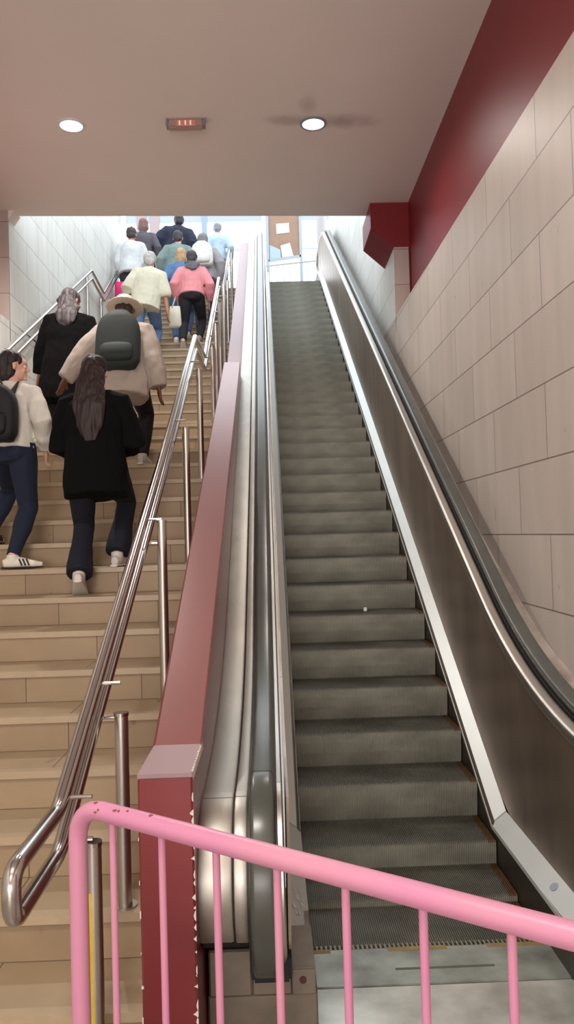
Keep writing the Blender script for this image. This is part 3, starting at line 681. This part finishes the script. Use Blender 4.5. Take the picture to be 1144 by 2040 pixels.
        fo = (fo * math.cos(hu_) - Vector((0, 0, 1)) * math.sin(hu_)); fu = Vector((0, 0, 1)); fu = (fu - fo * fu.dot(fo)).normalized()
        c.setdefault('_foot', []).append((an[k], fo, fu))
        tube(bm, [an[k] - fu * 0.045 * S - fo * 0.03 * S, an[k] - fu * 0.035 * S + fo * 0.03 * S, an[k] - fu * 0.05 * S + fo * 0.13 * S, an[k] - fu * 0.055 * S + fo * 0.17 * S], [(0.028 * S, 0.028 * S), (0.035 * S, 0.038 * S), (0.04 * S, 0.02 * S), (0.03 * S, 0.014 * S)], ref=fo.cross(fu), seg=10)
    body = remesh('person', bm, vx * 0.8, mat('skin_' + c['skin'], SKIN[c['skin']], 0.5), it=3)
    body.location = root_loc
    props(body, c['label'], 'person', 'people climbing the stairs')
    for k in (-1, 1):
        bm = NB(); hball(bm, (k * 0.031, 0.074, 0.008), (0.0115, 0.0115, 0.0115), 10); obj('eye', bm, mat('eye_white', (225, 222, 216), 0.3), body)
    # ---- trousers
    bk = c['bulk']; fl = c['flare']
    bm = NB(); g = 0.012 * S
    tube(bm, [sp(-0.115), sp(-0.04, -0.005), sp(0.06), sp(0.13)], [(0.12 * S, 0.095 * S), (0.175 * S * W, 0.130 * S), (0.165 * S * W, 0.118 * S), (0.142 * S * W, 0.104 * S)], ref=rt, seg=16)
    for k in (0, 1):
        sg = 1 if k else -1
        ball(bm, sp(-0.04, -0.055, sg * 0.07), (0.085 * S, 0.075 * S, 0.085 * S), 12)
        lowp = an[k] + (kn[k] - an[k]).normalized() * (0.01 * S)
        tube(bm, [hpj[k] + up * 0.05 * S, hpj[k].lerp(kn[k], 0.3), hpj[k].lerp(kn[k], 0.7), kn[k], kn[k].lerp(an[k], 0.4), kn[k].lerp(an[k], 0.8), lowp],
             [0.104 * S, 0.100 * S, 0.082 * S, 0.070 * S, 0.070 * S, 0.058 * S * fl, 0.056 * S * fl], ref=rt, seg=14)
    remesh('trousers', bm, vx, mat('cloth_%d_%d_%d' % c['legs'], c['legs'], 0.85, var=0.12, vscale=7), body, 3, 0.004, (9, 9, 6))
    # ---- shoes
    for k in (0, 1):
        a_, fo, fu = c['_foot'][k]; rr_ = fo.cross(fu); bm = NB()
        tube(bm, [a_ - fu * 0.045 * S - fo * 0.065 * S, a_ - fu * 0.038 * S - fo * 0.02 * S, a_ - fu * 0.040 * S + fo * 0.06 * S, a_ - fu * 0.052 * S + fo * 0.14 * S, a_ - fu * 0.056 * S + fo * 0.20 * S],
             [(0.024 * S, 0.03 * S), (0.038 * S, 0.042 * S), (0.043 * S, 0.040 * S), (0.050 * S, 0.028 * S), (0.026 * S, 0.018 * S)], ref=rr_, seg=14)
        tube(bm, [a_ - fu * 0.03 * S, a_ + fu * 0.02 * S], [0.042 * S, 0.042 * S], ref=rr_, seg=14)
        so = remesh('shoe', bm, vx * 0.8, mat('shoe_%d_%d_%d' % c['shoe'], c['shoe'], 0.5), body, 2)
        bm = NB()
        tube(bm, [a_ - fu * 0.072 * S - fo * 0.075 * S, a_ - fu * 0.072 * S + fo * 0.03 * S, a_ - fu * 0.072 * S + fo * 0.14 * S, a_ - fu * 0.070 * S + fo * 0.212 * S], [(0.026 * S, 0.009 * S), (0.042 * S, 0.010 * S), (0.053 * S, 0.010 * S), (0.022 * S, 0.008 * S)], ref=rr_, seg=12)
        obj('sole', bm, mat('sole_%s' % c.get('sole', 'pale'), (210, 206, 198) if c.get('sole', 'pale') == 'pale' else (60, 54, 50), 0.6), so, smooth='auto')
        if c.get('stripes') and k == 1 or c.get('stripes') == 2:
            for q in range(3):
                bm = NB(); p = a_ + fo * (0.045 + q * 0.024) * S
                for sg in (-1, 1):
                    tube(bm, [p + rr_ * sg * 0.040 * S - fu * 0.012 * S, p + rr_ * sg * 0.050 * S - fu * 0.036 * S + fo * 0.010 * S, p + rr_ * sg * 0.048 * S - fu * 0.058 * S + fo * 0.018 * S], 0.0055 * S, ref=fo, seg=6)
                obj('stripe', bm, mat('stripe_black', (26, 24, 24), 0.6), so)
    # ---- upper garment
    bm = NB(); T = c['top']; hem = c['hem']; ex = 0.008 * bk * S
    rings = [(hem, 0.172, 0.135), (hem * 0.45 + 0.02, 0.172, 0.132), (0.15, 0.155, 0.118), (0.28, 0.165, 0.125), (0.37, 0.158, 0.112), (0.43, 0.115, 0.082), (0.485, 0.066, 0.06)]
    tube(bm, [sp(s_, -0.006) for s_, a_, b_ in rings], [(a_ * S * W + ex, b_ * S + ex) for s_, a_, b_ in rings], ref=rt, seg=18)
    for k in (0, 1):
        sg = 1 if k else -1; se = c['sleeve']; wr_ = el[k].lerp(wr[k], 0.97) if se >= 1 else (shj[k].lerp(el[k], se / 0.5) if se <= 0.5 else el[k].lerp(wr[k], (se - 0.5) * 2))
        pts = [sp(0.435, 0, sg * 0.055), shj[k] - up * 0.008, shj[k].lerp(el[k], 0.5)]; rd = [0.055 * S + ex * .6, 0.064 * S + ex * .8, 0.058 * S + ex]
        if se > 0.5: pts += [el[k], el[k].lerp(wr_, 0.5), wr_]; rd += [0.055 * S + ex, 0.050 * S + ex, 0.040 * S + ex * 0.8]
        else: pts[-1] = wr_
        tube(bm, pts, rd, ref=fw, seg=14)
    gm = remesh(c.get('topname', 'jacket'), bm, vx, mat('cloth_%d_%d_%d_t' % T, T, c['toprough'], var=0.1, vscale=6, bump=0.1, spec=0.15), body, 4, 0.012, (8, 8, 6))
    # ---- hair
    hcol = mat('hair_%d_%d_%d' % c['hairc'], c['hairc'], 0.62, var=0.3, vscale=30 if c.get('hair2') else 40, vstretch=(1, 1, 0.15), c2=c.get('hair2'))
    bm = NB(); hk = c['hair']
    if hk != 'none':
        hball(bm, (0, -0.022, 0.034), (0.086, 0.098, 0.092)); hball(bm, (0, -0.05, -0.02), (0.074, 0.062, 0.07))
        if hk == 'long':  # flows down the back
            b0 = HM @ (Vector((0, -0.07, 0.0)) * S); ln = c.get('hairlen', 0.42)
            pts = [b0, sp(0.50, -0.10), sp(0.50 - ln * 0.4, -0.150), sp(0.50 - ln * 0.75, -0.152), sp(0.50 - ln, -0.140)]
            tube(bm, pts, [(0.085 * S, 0.06 * S), (0.10 * S, 0.045 * S), (0.105 * S, 0.035 * S), (0.085 * S, 0.028 * S), (0.03 * S, 0.012 * S)], ref=rt, seg=16)
        if hk == 'mid':
            htube(bm, [(0, -0.035, 0.0), (0, -0.05, -0.08), (0, -0.05, -0.15)], [(0.09, 0.075), (0.094, 0.06), (0.05, 0.03)], 14)
        if hk == 'tousled':
            random.seed(4)
            for q in range(16):
                ang = random.uniform(0, 2 * math.pi); rr2 = random.uniform(0.04, 0.085)
                x_, y_ = rr2 * math.cos(ang), -0.02 + rr2 * math.sin(ang) * 0.9
                if y_ > 0.045: continue
                htube(bm, [(x_, y_, 0.05), (x_ * 1.35, y_ * 1.3, -0.03), (x_ * 1.5, y_ * 1.25 - 0.01, -0.10)], [0.022, 0.02, 0.008], 8)
        remesh('hair', bm, vx * 0.8, hcol, body, 2, 0.012, (26, 26, 5))
    if c.get('scarf'):
        bm = NB(); pts = []
        for q in range(13):
            a_ = 2 * math.pi * q / 12; pts.append(sp(0.475 + 0.02 * math.sin(a_ * 2), 0.09 * math.cos(a_) - 0.01, 0.115 * math.sin(a_)))
        tube(bm, pts, [(0.035 * S, 0.05 * S)] * 13, ref=up, seg=12, cap=False)
        tube(bm, [sp(0.50, -0.06, 0), sp(0.43, -0.13, 0.02), sp(0.34, -0.15, 0.05)], [(0.10 * S, 0.04 * S), (0.13 * S, 0.03 * S), (0.04 * S, 0.02 * S)], ref=rt, seg=14)
        remesh('scarf', bm, vx, mat('scarf_%d_%d_%d' % c['scarf'], c['scarf'], 0.9, var=0.25, vscale=18), body, 3, 0.010, (14, 14, 14))
    if c.get('cap'):
        bm = NB(); hball(bm, (0, -0.01, 0.05), (0.096, 0.112, 0.088)); hball(bm, (0, -0.01, 0.014), (0.165, 0.165, 0.018)); hball(bm, (0, -0.01, 0.03), (0.12, 0.13, 0.04))
        remesh('hat', bm, vx * 0.8, mat('hat_%d_%d_%d' % c['cap'], c['cap'], 0.85, var=0.1), body, 2, 0.005)
    c['_fr'] = dict(sp=sp, up=up, rt=rt, fw=fw, root=root_loc, S=S, wr=wr, shj=shj, W=W, ex=ex)
    return body, c
def backpack(c, col, label, w_=0.15, h0=0.08, h1=0.44, d_=0.075, col2=None):
    f = c['_fr']; sp, rt, up, fw, S = f['sp'], f['rt'], f['up'], f['fw'], f['S']
    t = thing('backpack', label, 'backpack', tuple(f['root'] + sp(h0, -0.2)))
    off = -0.118 - f['ex'] / S - d_; R = f['root']
    def wp(p): return R + p
    n = 9; pts = [wp(sp(h0 + (h1 - h0) * k / (n - 1), off)) for k in range(n)]
    prof = [0.80, 0.98, 1, 1, 1, 0.98, 0.92, 0.78, 0.42]
    bm = NB(); rings = []
    for p, q in zip(pts, prof):
        ring = []
        for k in range(20):
            a = 2 * math.pi * k / 20; ca, sa = math.cos(a), math.sin(a); e = 0.62
            ring.append(bm.verts.new(p + rt * (w_ * S * q * math.copysign(abs(ca) ** e, ca)) + fw * (d_ * S * (0.6 + 0.4 * q) * math.copysign(abs(sa) ** e, sa))))
        rings.append(ring)
    for A, Bq in zip(rings, rings[1:]):
        for k in range(20): bm.faces.new((A[k], A[(k + 1) % 20], Bq[(k + 1) % 20], Bq[k]))
    bm.faces.new(rings[0][::-1]); bm.faces.new(rings[-1])
    m = mat('pack_%d_%d_%d' % col, col, 0.75, var=0.15, vscale=8)
    bag = obj('bag_body', bm, m, t, smooth=True)
    bm = NB(); tube(bm, [wp(sp(h0 + 0.03, off - d_ * 0.9)), wp(sp(h0 + 0.06, off - d_ * 1.12)), wp(sp(h0 + 0.15, off - d_ * 1.12)), wp(sp(h0 + 0.18, off - d_ * 0.9))], [(w_ * 0.6 * S, 0.02 * S), (w_ * 0.72 * S, 0.03 * S), (w_ * 0.72 * S, 0.03 * S), (w_ * 0.6 * S, 0.02 * S)], ref=rt, seg=16)
    obj('front_pocket', bm, m, t, smooth=True)
    for sg in (-1, 1):
        x_ = 0.095
        pts2 = [wp(sp(h1 - 0.04, off + d_ * 0.8, sg * x_ * .8)), wp(sp(0.47, -0.09, sg * x_)), wp(sp(0.50, 0.0, sg * x_)), wp(sp(0.44, 0.13, sg * x_)), wp(sp(0.28, 0.155 + f['ex'], sg * 0.12)), wp(sp(0.18, 0.06, sg * 0.19 * f['W'])), wp(sp(h0 + 0.06, off + d_ * 0.6, sg * w_ * 0.8))]
        obj('strap', tube(NB(), pts2, (0.022 * S, 0.007 * S), ref=rt, seg=8), mat('strap_dark', (30, 30, 30), 0.8), t, smooth='auto')
    obj('top_handle', tube(NB(), roundpath([wp(sp(h1 - 0.02, off + 0.03, -0.03)), wp(sp(h1 + 0.04, off + 0.02, -0.02)), wp(sp(h1 + 0.04, off + 0.02, 0.02)), wp(sp(h1 - 0.02, off + 0.03, 0.03))], 0.02), 0.006, ref=fw, seg=8), mat('strap_dark', (30, 30, 30), 0.8), t, smooth='auto')
    return t
def hanging_bag(pos, w_, h_, col, label, strap, name='tote_bag'):
    t = thing(name, label, 'bag', pos); x, y, z = pos; bm = NB()
    tube(bm, [(x, y, z), (x, y, z + h_ * 0.1), (x, y, z + h_ * 0.6), (x, y, z + h_)], [(w_ * 0.42, 0.03), (w_ * 0.5, 0.05), (w_ * 0.47, 0.045), (w_ * 0.4, 0.02)], ref=(1, 0, 0), seg=18)
    obj('bag_body', bm, mat('bag_%d_%d_%d' % col, col, 0.8, var=0.1, vscale=10), t, smooth=True)
    for dy in (-0.018, 0.018):
        obj('handle', tube(NB(), [(x - w_ * 0.2, y + dy, z + h_ - 0.02), (strap[0] - 0.02, strap[1] + dy, strap[2]), (strap[0] + 0.02, strap[1] + dy, strap[2]), (x + w_ * 0.2, y + dy, z + h_ - 0.02)], (0.012, 0.004), ref=(1, 0, 0), seg=8), mat('bag_%d_%d_%d' % col, col, 0.8), t, smooth=True)
    return t
def A(x, j, dy=0.07, lift=0.0, S=1.0):   # ankle above tread j
    return (x, NOSE[j][0] + dy, NOSE[j][1] + 0.082 * S + lift)
F2, F3 = 17, 28      # first nosing index of the second and third flights
def loc(x, j): return (x, NOSE[j][0] + 0.12, NOSE[j][1])

# near group
b1, c1 = person(dict(autoz=False, label='woman with long dark brown hair, black jacket and flared navy trousers, nearest on the stairs', loc=loc(-1.17, 7), pelvis=(-1.15, 5.25, 2.27), lean=10, side=-2,
    ankles=[A(-1.245, 7, 0.16, 0.045), A(-1.045, 8, 0.07)], heelup=(28, 0), hands=[(-1.28, 5.55, 2.35), (-1.02, 5.55, 2.38)], handdir=[(0.4, 1, -0.3), (-0.5, 1, 0.2)], S=1.0, bulk=3.2, wide=1.08, hem=-0.24, top=(9, 9, 11), toprough=0.95, legs=(10, 16, 32), flare=1.5, hair='long', hairlen=0.40,
    hairc=(36, 19, 18), shoe=(206, 198, 190), vox=0.008))
b2, c2_ = person(dict(autoz=False, label='woman in white jacket, blue jeans and striped white trainers at the left edge', loc=loc(-1.76, 8), pelvis=(-1.83, 5.62, 2.42), lean=8, headyaw=62, headpitch=-6, yaw=-8,
    ankles=[A(-2.02, 9, 0.07), A(-1.76, 8, 0.10)], footyaw=(-5, 68), hands=[(-2.10, 5.85, 2.45), (-1.60, 5.70, 2.42)], handdir=[(0, 0.3, -1), (-0.1, 0.5, -1)], S=0.97, bulk=2.2, top=(216, 212, 202), legs=(14, 27, 52), flare=0.85, hair='mid', hairc=(34, 24, 24), shoe=(224, 218, 206), stripes=2, sole='dark', vox=0.008, hem=-0.02))
backpack(c2_, (15, 17, 22), 'black backpack worn by the woman in the white jacket at the left edge', w_=0.15, h0=0.0, h1=0.40)
b3, c3 = person(dict(label='person in long black coat with grey streaked dark hair, near the left wall rail', loc=loc(-1.95, 14), pelvis=(-1.96, 7.72, 3.42), lean=12, side=4, headyaw=35, headpitch=-14,
    ankles=[A(-2.05, 14, 0.06), A(-1.88, 15, 0.06)], hands=[(-2.28, 7.86, 3.30), (-1.70, 7.9, 3.4)], S=1.02, bulk=4.2, wide=1.08, top=(10, 9, 11), toprough=0.95, topname='coat', hem=-0.45, legs=(12, 11, 13), hair='long', hairlen=0.22, hairc=(96, 90, 94), hair2=(24, 20, 20), shoe=(40, 36, 34), skin='tan', vox=0.009))
b4, c4 = person(dict(label='person in a beige coat and pale hat carrying a dark green backpack, arms spread', loc=loc(-1.25, 12), pelvis=(-1.27, 6.98, 3.06), lean=15, headpitch=-20,
    ankles=[A(-1.36, 12, 0.06), A(-1.14, 13, 0.06)], hands=[(-1.80, 6.95, 3.14), (-0.93, 6.95, 2.98)], handdir=[(-0.4, 0.2, -0.9), (0.1, 0.2, -1)], S=1.05, bulk=5, top=(178, 166, 156), topname='coat', hem=-0.22, legs=(12, 11, 13), hair='short', hairc=(60, 50, 44), cap=(196, 182, 168), shoe=(190, 184, 178), skin='brown', vox=0.009, wide=1.1))
backpack(c4, (34, 44, 42), 'dark green backpack on the back of the person in the beige coat', w_=0.185, h0=-0.04, h1=0.46, d_=0.07)
# second flight
person(dict(label='grey haired man in a loose cream shirt and blue jeans on the second flight', loc=loc(-1.74, F2 + 7), pelvis=(-1.77, 11.72, 5.16), lean=14, side=6,
    ankles=[A(-1.87, F2 + 7, 0.06), A(-1.67, F2 + 8, 0.06)], hands=[(-1.95, 11.95, 5.35), (-1.45, 11.75, 5.12)], handdir=[(0.4, 0.8, -0.4), (0.0, 0.3, -1)], S=1.1, bulk=4.0, wide=1.03, hem=-0.14, top=(204, 197, 176), topname='shirt', legs=(84, 110, 146), hair='short', hairc=(186, 180, 176), shoe=(80, 70, 64), skin='tan', vox=0.011, sleeve=0.6))
b6, c6 = person(dict(label='woman in a pink sweater and dark grey scarf climbing beside the right handrail', loc=loc(-1.14, F2 + 9), pelvis=(-1.14, 12.35, 5.50), lean=14,
    ankles=[A(-1.27, F2 + 9, 0.10, 0.06), A(-1.04, F2 + 10, 0.06)], heelup=(35, 0), hands=[(-1.37, 12.45, 5.50), (-0.88, 12.5, 5.5)], S=1.03, bulk=2.6, wide=1.04, hem=-0.03, top=(214, 138, 142), topname='sweater', legs=(20, 18, 28), hair='short', hairc=(60, 56, 60), scarf=(92, 90, 96), shoe=(150, 126, 108), vox=0.011))
hanging_bag((-1.40, 12.28, 5.02), 0.20, 0.34, (226, 218, 196), 'cream cloth tote bag hanging at the left of the woman in the pink sweater', (-1.37, 12.38, 5.56))
# third flight
b7, c7 = person(dict(label='man in a white shirt and dark shorts highest at the left wall', loc=loc(-2.42, F3 + 4), pelvis=(-2.42, 14.35, 6.50), lean=12, ankles=[A(-2.50, F3 + 4), A(-2.34, F3 + 5)], S=1.13, bulk=3.4, wide=1.0, top=(206, 208, 210), topname='shirt', legs=(46, 44, 58), hair='short', hairc=(70, 58, 56), shoe=(90, 84, 80), vox=0.012, skin='tan', hands=[(-2.60, 14.5, 6.55), (-2.22, 14.6, 6.6)]))
hanging_bag((-2.55, 14.05, 5.98), 0.24, 0.36, (214, 40, 100), 'magenta bag carried low by the man in the white shirt', (-2.58, 14.38, 6.46), name='shopping_bag')
person(dict(label='person with reddish brown hair and dark grey top behind the man in white', loc=loc(-2.32, F3 + 7), pelvis=(-2.32, 15.2, 7.0), lean=10, ankles=[A(-2.40, F3 + 7), A(-2.24, F3 + 8)], S=1.12, bulk=1.4, top=(92, 88, 96), legs=(60, 58, 70), hair='mid', hairc=(128, 92, 84), vox=0.013))
b9, c9 = person(dict(label='person in a big navy jacket leaning over near the top of the stairs', loc=loc(-1.70, F3 + 8), pelvis=(-1.76, 15.60, 7.10), lean=18, side=8, ankles=[A(-1.82, F3 + 8), A(-1.64, F3 + 9)], S=1.2, bulk=6, wide=1.1, top=(44, 46, 62), legs=(70, 66, 70), hair='short', hairc=(50, 46, 56), vox=0.013))
person(dict(label='blond person in a blue denim jacket between the cream shirt and the pink sweater', loc=loc(-1.38, F3), pelvis=(-1.40, 13.2, 5.84), lean=12, ankles=[A(-1.48, F3), A(-1.32, F3 + 1)], S=1.03, bulk=2.4, top=(84, 116, 156), legs=(66, 92, 128), hair='mid', hairc=(190, 152, 110), vox=0.012))
person(dict(label='dark haired person in a greenish jacket and teal trousers ahead of the blond person', loc=loc(-1.60, F3 + 4), pelvis=(-1.60, 14.4, 6.50), lean=12, side=3, ankles=[A(-1.70, F3 + 4), A(-1.52, F3 + 5)], S=1.09, bulk=3, wide=1.05, top=(120, 138, 134), legs=(48, 92, 100), hair='short', hairc=(66, 60, 66), vox=0.012))
b12, c12 = person(dict(label='person in a grey jacket with a pale backpack above the woman in pink', loc=loc(-1.03, F3 + 2), pelvis=(-1.05, 13.8, 6.20), lean=14, side=-2, ankles=[A(-1.14, F3 + 2), A(-0.96, F3 + 3)], S=1.13, bulk=4, wide=1.0, top=(150, 146, 148), legs=(66, 62, 84), hair='short', hairc=(126, 120, 122), vox=0.012))
backpack(c12, (212, 208, 204), 'pale grey backpack on the person in the grey jacket', w_=0.17, h0=0.04, h1=0.46, d_=0.06)
person(dict(label='person in a light blue top farthest up, just left of the pale parapet', loc=loc(-0.90, F3 + 9), pelvis=(-0.92, 15.85, 7.28), lean=10, ankles=[A(-1.0, F3 + 9), A(-0.84, F3 + 10)], S=1.0, bulk=1.8, top=(176, 196, 216), legs=(120, 130, 150), hair='short', hairc=(150, 150, 160), vox=0.013))
